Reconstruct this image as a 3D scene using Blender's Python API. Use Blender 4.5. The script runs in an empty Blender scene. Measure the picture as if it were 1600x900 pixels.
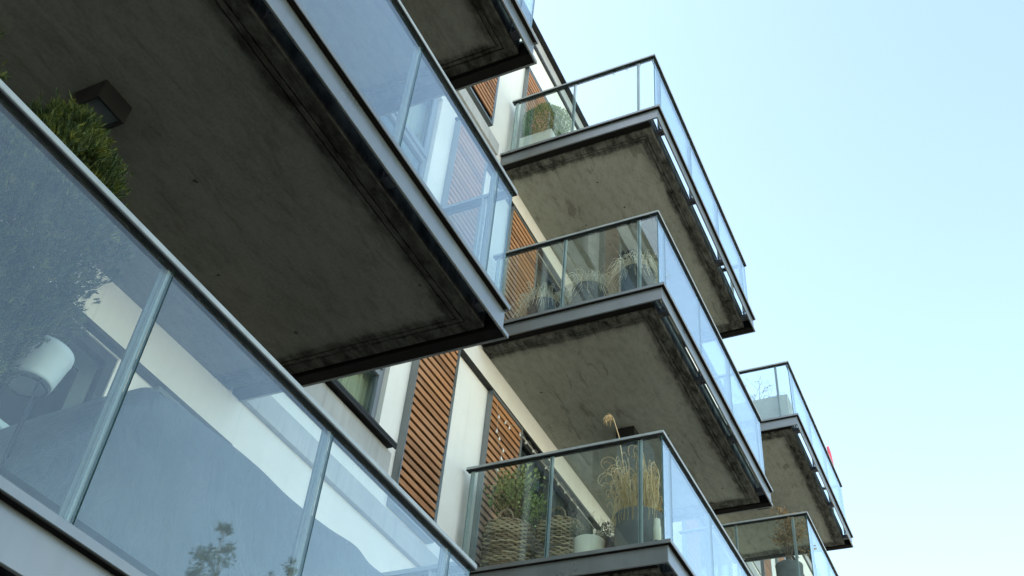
import bpy, math, random
from mathutils import Vector, Matrix

# ------------------------------------------------------------------ camera, light, exposure
SC = bpy.context.scene
COL = SC.collection
ZO = 1.6                      # eye height: all heights below are written relative to the eye

cam_d = bpy.data.cameras.new('camera')
cam = bpy.data.objects.new('camera', cam_d)
COL.objects.link(cam)
R_ = Vector((0.42619352, -0.90123734, 0.07829651))
U_ = Vector((-0.62970200, -0.23341448, 0.74094066))
V_ = Vector((0.64948785, 0.36508759, 0.66699070))
cam.matrix_world = Matrix(((R_.x, U_.x, -V_.x, 0), (R_.y, U_.y, -V_.y, 0), (R_.z, U_.z, -V_.z, ZO), (0, 0, 0, 1)))
cam_d.sensor_width = 36.0
cam_d.lens = 36.0 * 1624.6 / 1600.0
cam_d.clip_start = 0.05
cam_d.clip_end = 3000.0
SC.camera = cam

SUN_EL, SUN_AZ = 42.0, 115.0   # degrees; azimuth from +X (along the facade) towards +Y (behind the building)
SKY_STRENGTH = 0.12
SUN_STRENGTH = 5.0
EXPOSURE = 2.6
w = bpy.data.worlds.new('World')
SC.world = w
w.use_nodes = True
nt = w.node_tree
bg = nt.nodes['Background']
sky = nt.nodes.new('ShaderNodeTexSky')
sky.sky_type = 'NISHITA'
sky.sun_disc = False
sky.sun_elevation = math.radians(SUN_EL)
sky.sun_rotation = math.radians(90.0 - SUN_AZ)
sky.altitude = 100
sky.air_density = 1.0
sky.dust_density = 1.2
sky.ozone_density = 1.0
tint = nt.nodes.new('ShaderNodeMix')
tint.data_type = 'RGBA'
tint.blend_type = 'MULTIPLY'
tint.inputs[0].default_value = 1.0
tint.inputs[7].default_value = (1.0, 0.93, 0.76, 1)      # hazy, slightly greenish sky
nt.links.new(sky.outputs[0], tint.inputs[6])
nt.links.new(tint.outputs[2], bg.inputs[0])
bg.inputs[1].default_value = SKY_STRENGTH
sun_d = bpy.data.lights.new('sun', 'SUN')
sun_d.energy = SUN_STRENGTH
sun_d.angle = math.radians(0.5)
sun_d.color = (1.0, 0.93, 0.82)
sun = bpy.data.objects.new('sun', sun_d)
COL.objects.link(sun)
sdir = Vector((math.cos(math.radians(SUN_EL)) * math.cos(math.radians(SUN_AZ)),
               math.cos(math.radians(SUN_EL)) * math.sin(math.radians(SUN_AZ)), math.sin(math.radians(SUN_EL))))
sun.rotation_euler = sdir.to_track_quat('Z', 'Y').to_euler()
sun.location = (0, 0, 40)
SC.view_settings.view_transform = 'Standard'
SC.view_settings.look = 'None'
SC.view_settings.exposure = EXPOSURE
SC.view_settings.gamma = 1.0
SC.view_settings.use_curve_mapping = False
SC.cycles.max_bounces = 10
SC.cycles.diffuse_bounces = 5
SC.cycles.glossy_bounces = 5
SC.cycles.transparent_max_bounces = 24
SC.cycles.use_denoising = True
SC.cycles.sample_clamp_indirect = 8.0

# ------------------------------------------------------------------ materials
def new_mat(name):
    m = bpy.data.materials.new(name)
    m.use_nodes = True
    return m, m.node_tree, m.node_tree.nodes['Principled BSDF']

def N(t, kind, **kw):
    n = t.nodes.new(kind)
    for k, v in kw.items():
        setattr(n, k, v)
    return n

def ramp(t, src, stops):
    r = N(t, 'ShaderNodeValToRGB')
    e = r.color_ramp.elements
    while len(e) < len(stops):
        e.new(0.5)
    for el, (p, c) in zip(e, stops):
        el.position = p
        el.color = (c[0], c[1], c[2], 1) if not isinstance(c, (int, float)) else (c, c, c, 1)
    t.links.new(src, r.inputs[0])
    return r

def noise(t, scale, detail=6, rough=0.55, coord=None, stretch=None, dist=0.0):
    n = N(t, 'ShaderNodeTexNoise')
    n.inputs['Scale'].default_value = scale
    n.inputs['Detail'].default_value = detail
    n.inputs['Roughness'].default_value = rough
    n.inputs['Distortion'].default_value = dist
    if coord is None:
        g = N(t, 'ShaderNodeNewGeometry')
        coord = g.outputs['Position']
    if stretch:
        mp = N(t, 'ShaderNodeMapping')
        mp.inputs['Scale'].default_value = stretch
        t.links.new(coord, mp.inputs[0])
        coord = mp.outputs[0]
    t.links.new(coord, n.inputs['Vector'])
    return n

def math_n(t, op, a, b=None, c=None, clamp=False):
    n = N(t, 'ShaderNodeMath', operation=op)
    n.use_clamp = clamp
    for i, v in enumerate((a, b, c)):
        if v is None:
            continue
        if isinstance(v, (int, float)):
            n.inputs[i].default_value = v
        else:
            t.links.new(v, n.inputs[i])
    return n.outputs[0]

def mix_rgb(t, f, a, b, mode='MIX'):
    n = N(t, 'ShaderNodeMix', data_type='RGBA', blend_type=mode)
    for k, v in ((0, f), (6, a), (7, b)):
        if isinstance(v, (int, float)):
            n.inputs[k].default_value = v
        elif isinstance(v, tuple):
            n.inputs[k].default_value = (v[0], v[1], v[2], 1)
        else:
            t.links.new(v, n.inputs[k])
    return n.outputs[2]

def bump(t, b, src, strength=0.2, dist=0.005):
    n = N(t, 'ShaderNodeBump')
    n.inputs['Strength'].default_value = strength
    n.inputs['Distance'].default_value = dist
    t.links.new(src, n.inputs['Height'])
    t.links.new(n.outputs[0], b.inputs['Normal'])

def simple(name, c, rough=0.5, var=0.12, scale=6.0, spec=0.5, bmp=0.0, bscale=60, metal=0.0):
    m, t, b = new_mat(name)
    n = noise(t, scale)
    lo = tuple(x * (1 - var) for x in c)
    hi = tuple(min(1, x * (1 + var)) for x in c)
    r = ramp(t, n.outputs[0], [(0.3, lo), (0.7, hi)])
    t.links.new(r.outputs[0], b.inputs['Base Color'])
    b.inputs['Roughness'].default_value = rough
    b.inputs['Specular IOR Level'].default_value = spec
    b.inputs['Metallic'].default_value = metal
    if bmp:
        n2 = noise(t, bscale, 4)
        bump(t, b, n2.outputs[0], bmp, 0.004)
    return m

def leaf_mat(name, cols, rough=0.5, trans=0.25, clump=0.0):
    m, t, b = new_mat(name)
    g = N(t, 'ShaderNodeNewGeometry')
    src = g.outputs['Random Per Island']
    if clump:                                    # neighbouring sprays share a tone
        cn = noise(t, clump, 3, 0.6)
        src = math_n(t, 'MULTIPLY_ADD', src, 0.35, math_n(t, 'MULTIPLY_ADD', cn.outputs[0], 2.1, -0.89), clamp=True)
    r = ramp(t, src, [(i / max(1, len(cols) - 1), c) for i, c in enumerate(cols)])
    t.links.new(r.outputs[0], b.inputs['Base Color'])
    b.inputs['Roughness'].default_value = rough
    b.inputs['Specular IOR Level'].default_value = 0.3
    if trans:
        tr = N(t, 'ShaderNodeBsdfTranslucent')
        t.links.new(r.outputs[0], tr.inputs[0])
        mx = N(t, 'ShaderNodeMixShader')
        mx.inputs[0].default_value = trans
        out = t.nodes['Material Output']
        t.links.new(b.outputs[0], mx.inputs[1])
        t.links.new(tr.outputs[0], mx.inputs[2])
        t.links.new(mx.outputs[0], out.inputs[0])
    return m

def glass_mat(name, f0=0.05, tint=(0.90, 0.955, 0.945), dirt=0.035, ex=4.3):
    m, t, b = new_mat(name)
    out = t.nodes['Material Output']
    t.nodes.remove(b)
    g = N(t, 'ShaderNodeNewGeometry')
    dp = N(t, 'ShaderNodeVectorMath', operation='DOT_PRODUCT')
    t.links.new(g.outputs['Incoming'], dp.inputs[0])
    t.links.new(g.outputs['Normal'], dp.inputs[1])
    c = math_n(t, 'ABSOLUTE', dp.outputs['Value'])
    om = math_n(t, 'SUBTRACT', 1.0, c, clamp=True)
    p5 = math_n(t, 'POWER', om, ex)
    fr = math_n(t, 'MULTIPLY_ADD', p5, 1 - f0, f0, clamp=True)
    tr = N(t, 'ShaderNodeBsdfTransparent')
    tr.inputs[0].default_value = (*tint, 1)
    gl = N(t, 'ShaderNodeBsdfGlossy')
    gl.inputs['Roughness'].default_value = 0.0
    gl.inputs['Color'].default_value = (0.89, 0.975, 1, 1)
    mx = N(t, 'ShaderNodeMixShader')
    t.links.new(fr, mx.inputs[0])
    t.links.new(tr.outputs[0], mx.inputs[1])
    t.links.new(gl.outputs[0], mx.inputs[2])
    # thin film of dust with specks and run marks
    n1 = noise(t, 3.0, 8, 0.65)
    n2 = noise(t, 140.0, 2, 0.5)
    sp = ramp(t, n2.outputs[0], [(0.72, 0.0), (0.80, 1.0)])
    n3 = noise(t, 1.0, 5, 0.6, stretch=(30, 30, 1.2))
    a = math_n(t, 'MULTIPLY', n1.outputs[0], n3.outputs[0])
    a = math_n(t, 'MULTIPLY', a, dirt * 3.2)
    s = math_n(t, 'MULTIPLY', sp.outputs[0], 0.10)
    a = math_n(t, 'ADD', a, s, clamp=True)
    df = N(t, 'ShaderNodeBsdfDiffuse')
    df.inputs[0].default_value = (0.62, 0.64, 0.62, 1)
    mx2 = N(t, 'ShaderNodeMixShader')
    t.links.new(a, mx2.inputs[0])
    t.links.new(mx.outputs[0], mx2.inputs[1])
    t.links.new(df.outputs[0], mx2.inputs[2])
    t.links.new(mx2.outputs[0], out.inputs[0])
    return m

def soffit_mat(name, length, depth, k):
    """cast concrete with board texture, dark damp stains creeping in from the free edges"""
    m, t, b = new_mat(name)
    tc = N(t, 'ShaderNodeTexCoord')
    sx = N(t, 'ShaderNodeSeparateXYZ')
    t.links.new(tc.outputs['Generated'], sx.inputs[0])
    geo = N(t, 'ShaderNodeNewGeometry')
    big = noise(t, 0.7, 4, 0.5)
    med = noise(t, 5.5, 10, 0.72, stretch=(1.0, 2.2, 1.0), dist=0.3)
    fine = noise(t, 45, 5, 0.6)
    streak = noise(t, 2.2, 8, 0.68, stretch=(0.7, 3.0, 1.0), dist=0.8)
    base = ramp(t, big.outputs[0], [(0.3, tuple(k * q for q in (0.226, 0.232, 0.198))), (0.55, tuple(k * q for q in (0.268, 0.276, 0.238))), (0.75, tuple(k * q for q in (0.302, 0.310, 0.268)))])
    mm = ramp(t, med.outputs[0], [(0.3, 0.74), (0.52, 1.0), (0.75, 1.12)])
    c = mix_rgb(t, 1.0, base.outputs[0], mm.outputs[0], 'MULTIPLY')
    ff = ramp(t, fine.outputs[0], [(0.25, 0.86), (0.7, 1.08)])
    c = mix_rgb(t, 1.0, c, ff.outputs[0], 'MULTIPLY')
    # drag marks
    st = ramp(t, streak.outputs[0], [(0.575, 0.0), (0.63, 0.8), (0.72, 1.0)])
    stf = math_n(t, 'MULTIPLY', st.outputs[0], 0.55)
    c = mix_rgb(t, stf, c, (0.095, 0.088, 0.072))
    # pits and rust specks
    v = N(t, 'ShaderNodeTexVoronoi')
    v.inputs['Scale'].default_value = 3.2
    v.inputs['Randomness'].default_value = 1.0
    t.links.new(geo.outputs['Position'], v.inputs['Vector'])
    pn = noise(t, 70, 3)
    pd = math_n(t, 'MULTIPLY_ADD', pn.outputs[0], 0.10, v.outputs['Distance'])
    pit = ramp(t, pd, [(0.085, 1.0), (0.105, 0.0)])
    c = mix_rgb(t, math_n(t, 'MULTIPLY', pit.outputs[0], 0.8), c, (0.035, 0.028, 0.02))
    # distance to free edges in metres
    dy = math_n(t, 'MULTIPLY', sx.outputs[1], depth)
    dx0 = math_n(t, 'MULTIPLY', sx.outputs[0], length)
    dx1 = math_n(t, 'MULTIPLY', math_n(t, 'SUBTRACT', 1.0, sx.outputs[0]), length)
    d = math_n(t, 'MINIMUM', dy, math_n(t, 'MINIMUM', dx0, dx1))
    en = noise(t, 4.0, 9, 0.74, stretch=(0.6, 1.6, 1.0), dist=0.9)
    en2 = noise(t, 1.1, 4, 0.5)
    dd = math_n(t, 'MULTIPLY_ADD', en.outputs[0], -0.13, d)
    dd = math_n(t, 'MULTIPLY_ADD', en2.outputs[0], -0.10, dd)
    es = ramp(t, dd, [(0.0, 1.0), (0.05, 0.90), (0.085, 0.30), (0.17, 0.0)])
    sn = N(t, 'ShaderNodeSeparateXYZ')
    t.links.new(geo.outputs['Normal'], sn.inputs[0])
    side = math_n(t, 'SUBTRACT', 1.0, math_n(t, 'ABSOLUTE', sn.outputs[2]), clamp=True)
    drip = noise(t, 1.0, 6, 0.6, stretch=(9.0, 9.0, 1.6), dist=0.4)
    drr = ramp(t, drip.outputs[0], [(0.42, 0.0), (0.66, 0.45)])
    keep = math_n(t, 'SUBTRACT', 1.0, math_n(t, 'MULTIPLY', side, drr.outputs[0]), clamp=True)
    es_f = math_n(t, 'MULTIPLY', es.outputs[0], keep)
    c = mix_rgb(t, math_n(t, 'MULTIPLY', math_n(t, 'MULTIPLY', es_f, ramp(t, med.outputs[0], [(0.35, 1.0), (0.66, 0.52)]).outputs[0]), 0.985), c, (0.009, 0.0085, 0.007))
    t.links.new(c, b.inputs['Base Color'])
    b.inputs['Roughness'].default_value = 0.95
    b.inputs['Specular IOR Level'].default_value = 0.06
    bump(t, b, math_n(t, 'ADD', med.outputs[0], fine.outputs[0]), 0.25, 0.006)
    return m

def plaster_mat():
    m, t, b = new_mat('plaster')
    big = noise(t, 0.8, 6, 0.6)
    run = noise(t, 1.0, 7, 0.65, stretch=(7, 7, 0.45))
    fine = noise(t, 160, 3, 0.6)
    c0 = ramp(t, big.outputs[0], [(0.3, (0.64, 0.625, 0.575)), (0.7, (0.76, 0.745, 0.70))])
    r2 = ramp(t, run.outputs[0], [(0.25, 0.93), (0.42, 1.0)])
    c = mix_rgb(t, 1.0, c0.outputs[0], r2.outputs[0], 'MULTIPLY')
    dl = noise(t, 1.0, 5, 0.55, stretch=(26, 26, 0.22))
    d2 = ramp(t, dl.outputs[0], [(0.62, 1.0), (0.72, 0.90)])
    c = mix_rgb(t, 1.0, c, d2.outputs[0], 'MULTIPLY')
    f2 = ramp(t, fine.outputs[0], [(0.3, 0.88), (0.6, 1.04)])
    c = mix_rgb(t, 1.0, c, f2.outputs[0], 'MULTIPLY')
    t.links.new(c, b.inputs['Base Color'])
    b.inputs['Roughness'].default_value = 0.92
    b.inputs['Specular IOR Level'].default_value = 0.2
    bump(t, b, fine.outputs[0], 0.5, 0.004)
    return m

def steel_mat(name, c, rough=0.42, spec=0.5, ior=1.5):
    m, t, b = new_mat(name)
    n = noise(t, 2.5, 7, 0.6)
    run = noise(t, 1.0, 6, 0.6, stretch=(14, 14, 0.9))
    r = ramp(t, n.outputs[0], [(0.3, tuple(x * 0.86 for x in c)), (0.7, tuple(x * 1.12 for x in c))])
    d = ramp(t, run.outputs[0], [(0.3, 0.84), (0.5, 1.0)])
    cc = mix_rgb(t, 1.0, r.outputs[0], d.outputs[0], 'MULTIPLY')
    sp = noise(t, 90, 2)
    s = ramp(t, sp.outputs[0], [(0.70, 0.0), (0.78, 1.0)])
    cc = mix_rgb(t, math_n(t, 'MULTIPLY', s.outputs[0], 0.25), cc, (0.05, 0.045, 0.04))
    t.links.new(cc, b.inputs['Base Color'])
    rr = ramp(t, n.outputs[0], [(0.3, rough - 0.06), (0.7, rough + 0.1)])
    t.links.new(rr.outputs[0], b.inputs['Roughness'])
    b.inputs['Specular IOR Level'].default_value = spec
    b.inputs['IOR'].default_value = ior
    return m

def wood_mat():
    m, t, b = new_mat('slat_wood')
    g = N(t, 'ShaderNodeNewGeometry')
    n = noise(t, 1.0, 8, 0.65, stretch=(3, 40, 60), dist=0.4)
    n2 = noise(t, 1.3, 4)
    c = ramp(t, n.outputs[0], [(0.25, (0.265, 0.112, 0.045)), (0.55, (0.385, 0.178, 0.076)), (0.8, (0.47, 0.24, 0.115))])
    isl = ramp(t, g.outputs['Random Per Island'], [(0.0, 0.60), (0.35, 0.92), (1.0, 1.10)])
    cc = mix_rgb(t, 1.0, c.outputs[0], isl.outputs[0], 'MULTIPLY')
    # sun-bleached lower boards
    fade = ramp(t, n2.outputs[0], [(0.45, 0.0), (0.75, 0.35)])
    cc = mix_rgb(t, fade.outputs[0], cc, (0.42, 0.26, 0.17))
    t.links.new(cc, b.inputs['Base Color'])
    b.inputs['Roughness'].default_value = 0.6
    b.inputs['Specular IOR Level'].default_value = 0.3
    return m

M = {}
M['plaster'] = plaster_mat()
M['steel'] = steel_mat('grey_steel', (0.098, 0.112, 0.114), 0.32, 0.5, 2.1)
M['rail'] = steel_mat('rail_steel', (0.30, 0.33, 0.33), 0.36)
M['post'] = steel_mat('post_steel', (0.30, 0.335, 0.335), 0.4)
M['postflat'] = steel_mat('post_flat_steel', (0.13, 0.15, 0.152), 0.45)
M['dark'] = steel_mat('dark_metal', (0.012, 0.0125, 0.013), 0.5, 0.3)
M['frame'] = steel_mat('window_frame_grey', (0.17, 0.19, 0.215), 0.4)
M['panel'] = steel_mat('panel_grey', (0.36, 0.36, 0.35), 0.6, 0.35)
M['glass'] = glass_mat('balcony_glass', 0.042, (0.92, 0.968, 0.960), 0.018, 3.2)
M['glass_dusty'] = glass_mat('balcony_glass_dusty', 0.042, (0.92, 0.968, 0.960), 0.028, 3.2)
M['edge'] = simple('glass_edge', (0.03, 0.085, 0.08), 0.2, 0.1)
M['pane'] = glass_mat('window_glass', 0.04, (0.80, 0.86, 0.84), 0.004, 5.5)
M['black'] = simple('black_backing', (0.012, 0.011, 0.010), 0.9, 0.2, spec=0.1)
M['wood'] = wood_mat()
M['inside'] = simple('room_inside', (0.022, 0.021, 0.020), 0.9, 0.2, 0.8)
M['curtain'] = simple('curtain_cloth', (0.62, 0.57, 0.44), 0.9, 0.1, 3, 0.1)
M['blind'] = simple('window_blind', (0.16, 0.185, 0.175), 0.8, 0.08, 2, 0.2)
M['roof'] = simple('roof_sheet', (0.10, 0.10, 0.10), 0.7, 0.2)
M['diffuser'] = simple('lamp_diffuser', (0.085, 0.097, 0.10), 0.4, 0.05)
M['bracket'] = simple('bracket_zinc', (0.07, 0.07, 0.07), 0.5, 0.25, 30)

# ------------------------------------------------------------------ mesh builder
class MB:
    def __init__(s):
        s.v, s.f, s.mi, s.sm = [], [], [], []
    def add(s, verts, faces, mi=0, sm=False):
        o = len(s.v)
        s.v += [tuple(p) for p in verts]
        for f in faces:
            s.f.append(tuple(o + i for i in f)); s.mi.append(mi); s.sm.append(sm)
    def box(s, x0, x1, y0, y1, z0, z1, mi=0, sides=None):
        vs = [(x0, y0, z0), (x1, y0, z0), (x1, y1, z0), (x0, y1, z0), (x0, y0, z1), (x1, y0, z1), (x1, y1, z1), (x0, y1, z1)]
        fs = [(3, 2, 1, 0), (4, 5, 6, 7), (0, 1, 5, 4), (1, 2, 6, 5), (2, 3, 7, 6), (3, 0, 4, 7)]
        o = len(s.v); s.v += vs
        for i, f in enumerate(fs):
            s.f.append(tuple(o + k for k in f)); s.sm.append(False)
            s.mi.append(sides[i] if sides else mi)
    def tube(s, pts, r, n=5, mi=0, r2=None, cap=True, sm=True):
        pts = [Vector(p) for p in pts]
        k = len(pts)
        rings = []
        prev = None
        for i, p in enumerate(pts):
            d = (pts[min(i + 1, k - 1)] - pts[max(i - 1, 0)])
            if d.length < 1e-9: d = Vector((0, 0, 1))
            d.normalize()
            if prev is None:
                a = d.orthogonal().normalized()
            else:
                a = (prev - d * prev.dot(d))
                a = a.normalized() if a.length > 1e-6 else d.orthogonal().normalized()
            prev = a
            b = d.cross(a)
            rr = r if r2 is None else r + (r2 - r) * i / max(1, k - 1)
            rings.append([p + (a * math.cos(2 * math.pi * j / n) + b * math.sin(2 * math.pi * j / n)) * rr for j in range(n)])
        vs = [q for ring in rings for q in ring]
        fs = []
        for i in range(k - 1):
            for j in range(n):
                j2 = (j + 1) % n
                fs.append((i * n + j, i * n + j2, (i + 1) * n + j2, (i + 1) * n + j))
        if cap:
            fs.append(tuple(reversed(range(n)))); fs.append(tuple((k - 1) * n + j for j in range(n)))
        s.add(vs, fs, mi, sm)
    def lathe(s, cx, cy, prof, n=28, mi=0, sm=True, wob=0.0):
        vs, fs = [], []
        for (r, z) in prof:
            for j in range(n):
                a = 2 * math.pi * j / n
                q = r * (1 + wob * math.sin(3 * a + z * 5))
                vs.append((cx + q * math.cos(a), cy + q * math.sin(a), z))
        for i in range(len(prof) - 1):
            for j in range(n):
                j2 = (j + 1) % n
                fs.append((i * n + j, i * n + j2, (i + 1) * n + j2, (i + 1) * n + j))
        s.add(vs, fs, mi, sm)
        o = len(s.v) - len(vs)
        if prof[0][0] > 1e-4:
            s.f.append(tuple(o + j for j in reversed(range(n)))); s.mi.append(mi); s.sm.append(False)
        if prof[-1][0] > 1e-4:
            s.f.append(tuple(o + (len(prof) - 1) * n + j for j in range(n))); s.mi.append(mi); s.sm.append(False)
    def leaf(s, p, d, side, L, W, fold=0.15, mi=0):
        p = Vector(p); d = Vector(d).normalized(); side = Vector(side)
        side = side - d * side.dot(d)
        side = side.normalized() if side.length > 1e-6 else d.orthogonal().normalized()
        nrm = d.cross(side)
        m = p + d * (L * 0.45)
        s.add([p, m + side * (W / 2) + nrm * (fold * W), p + d * L, m - side * (W / 2) + nrm * (fold * W)], [(0, 1, 2), (0, 2, 3)], mi)
    def build(s, name, mats, parent=None, origin=(0, 0, 0), loc=None, bevel=0.0, level_z=None):
        me = bpy.data.meshes.new(name)
        ox, oy, oz = origin
        me.from_pydata([(x - ox, y - oy, z - oz) for x, y, z in s.v], [], s.f)
        for m in (mats if isinstance(mats, (list, tuple)) else [mats]):
            me.materials.append(m)
        me.polygons.foreach_set('material_index', s.mi)
        me.polygons.foreach_set('use_smooth', s.sm)
        me.update()
        o = bpy.data.objects.new(name, me)
        COL.objects.link(o)
        if parent is not None:
            o.parent = parent
        if loc is not None:
            o.location = loc
        if bevel:
            bm = o.modifiers.new('bevel', 'BEVEL')
            bm.width = bevel; bm.segments = 1; bm.limit_method = 'ANGLE'
        return o

def tag(o, label, cat, group=None, kind=None):
    o['label'] = label
    o['category'] = cat
    if group: o['group'] = group
    if kind: o['kind'] = kind
    return o

def thing(name, origin, label, cat, group=None):
    o = bpy.data.objects.new(name, None)
    COL.objects.link(o)
    o.empty_display_size = 0.2
    o.location = (origin[0], origin[1], origin[2] + ZO)
    return tag(o, label, cat, group)

def single(mb, name, mats, origin, label, cat, group=None, kind=None, bevel=0.0):
    o = mb.build(name, mats, None, origin, (origin[0], origin[1], origin[2] + ZO), bevel)
    return tag(o, label, cat, group, kind)

# ------------------------------------------------------------------ ground, road
def setting(mb, name, mat):
    o = mb.build(name, mat, None, (0, 0, 0), (0, 0, 0))
    o['kind'] = 'structure'
    return o
g = MB(); g.add([(-900, -900, 0), (900, -900, 0), (900, 900, 0), (-900, 900, 0)], [(0, 1, 2, 3)])
setting(g, 'ground', simple('lawn_earth', (0.28, 0.28, 0.235), 0.95, 0.3, 0.6, 0.1))
g = MB(); g.add([(-300, -10.5, 0.004), (300, -10.5, 0.004), (300, -2.5, 0.004), (-300, -2.5, 0.004)], [(0, 1, 2, 3)])
setting(g, 'road', simple('asphalt', (0.04, 0.04, 0.041), 0.9, 0.2, 3, 0.2))
g = MB()
for i in range(60):
    x = -150 + i * 5
    g.add([(x, -6.56, 0.009), (x + 2.5, -6.56, 0.009), (x + 2.5, -6.44, 0.009), (x, -6.44, 0.009)], [(0, 1, 2, 3)])
setting(g, 'road_marking', simple('road_paint', (0.7, 0.7, 0.68), 0.8, 0.1))
g = MB(); g.box(-300, 300, -2.3, 4.70, -0.05, 0.12)
setting(g, 'pavement', simple('paving', (0.055, 0.053, 0.05), 0.9, 0.2, 2, 0.2))
g = MB(); g.box(-300, 300, -2.5, -2.302, -0.05, 0.13)
setting(g, 'kerb', simple('kerb_stone', (0.32, 0.31, 0.29), 0.85, 0.15, 2))

# ------------------------------------------------------------------ the building
WY = 4.75           # facade plane
bld = bpy.data.objects.new('apartment_building', None)
COL.objects.link(bld)
bld.location = (0, 0, 0)
tag(bld, 'white plaster apartment building with glass railed concrete balconies and brown slatted shutters', 'building')
BO = (0, 0, -ZO)    # mesh origin: ground under the camera
def bpart(mb, name, mats, bevel=0.0, parent=None, label=None):
    o = mb.build(name, mats, parent or bld, BO, None, bevel)
    if label: o['label'] = label
    return o

X0W, X1W = -9.0, 28.5
P = 6.98
levels = (-1, 0, 1, 2, 3)
holes = []
win_list, door_list = [], []
for n in levels:
    for k in (-1, 0, 1, 2, 3):
        x0, x1 = 4.95 + P * k, 6.30 + P * k
        if x1 < X1W:
            win_list.append((x0, x1, 2.10 + 3 * n, 3.88 + 3 * n, n, k))
    for k in (-1, 0, 1, 2):
        x0, x1 = (0.60, 3.50) if k == -1 else (8.95 + P * k, 11.30 + P * k)
        if x1 < X1W:
            door_list.append((x0, x1, (1.50 if n >= 0 else 1.53) + 3 * n, 3.86 + 3 * n, n, k))
holes = [(a, b, c, d) for a, b, c, d, _, _ in win_list + door_list]

def wall_holes(mb, xa, xb, za, zb, y, hs, depth):
    xs = sorted({xa, xb, *[h[0] for h in hs], *[h[1] for h in hs]})
    zs = sorted({za, zb, *[h[2] for h in hs], *[h[3] for h in hs]})
    for i in range(len(xs) - 1):
        for j in range(len(zs) - 1):
            cx, cz = (xs[i] + xs[i + 1]) / 2, (zs[j] + zs[j + 1]) / 2
            if any(h[0] < cx < h[1] and h[2] < cz < h[3] for h in hs):
                continue
            mb.add([(xs[i], y, zs[j]), (xs[i + 1], y, zs[j]), (xs[i + 1], y, zs[j + 1]), (xs[i], y, zs[j + 1])], [(0, 1, 2, 3)])
    for a, b, c, d in hs:
        q = y + depth
        mb.add([(a, y, c), (a, q, c), (a, q, d), (a, y, d)], [(0, 1, 2, 3)])
        mb.add([(b, y, c), (b, y, d), (b, q, d), (b, q, c)], [(0, 1, 2, 3)])
        mb.add([(a, y, d), (a, q, d), (b, q, d), (b, y, d)], [(0, 1, 2, 3)])
        mb.add([(a, y, c), (b, y, c), (b, q, c), (a, q, c)], [(0, 1, 2, 3)])
ZT = 13.69
fw = MB()
wall_holes(fw, X0W, X1W, -ZO, ZT, WY, holes, 0.34)
# side and back faces
yb = 17.0
fw.add([(X0W, WY, -ZO), (X0W, yb, -ZO), (X0W, yb, ZT), (X0W, WY, ZT)], [(3, 2, 1, 0)])
fw.add([(X1W, WY, -ZO), (X1W, yb, -ZO), (X1W, yb, ZT), (X1W, WY, ZT)], [(0, 1, 2, 3)])
fw.add([(X0W, yb, -ZO), (X1W, yb, -ZO), (X1W, yb, ZT), (X0W, yb, ZT)], [(3, 2, 1, 0)])
bpart(fw, 'facade_wall', M['plaster'])

rf = MB()
rf.box(X0W - 0.02, X1W + 0.02, WY - 0.035, yb + 0.02, ZT + 0.012, 13.925, 0)           # grey band
rf.box(X0W - 0.10, X1W + 0.10, 4.635, yb + 0.10, 13.928, 13.955, 1)                    # thin coping
rf.box(X0W - 0.01, X1W + 0.01, WY - 0.022, WY - 0.001, ZT - 0.055, ZT + 0.010, 1)       # shadow joint
bpart(rf, 'roof', [M['panel'], M['dark']], 0.003)

inn = MB()
for n in levels:
    z0, z1 = 1.45 + 3 * n, 4.25 + 3 * n
    inn.add([(X0W, 7.5, z0), (X1W, 7.5, z0), (X1W, 7.5, z1), (X0W, 7.5, z1)], [(0, 1, 2, 3)])
    inn.add([(X0W, WY + 0.345, z1), (X1W, WY + 0.345, z1), (X1W, 7.5, z1), (X0W, 7.5, z1)], [(0, 1, 2, 3)])
    inn.add([(X0W, WY + 0.345, z0), (X1W, WY + 0.345, z0), (X1W, 7.5, z0), (X0W, 7.5, z0)], [(3, 2, 1, 0)])
bpart(inn, 'room_inside', M['inside'])

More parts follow.
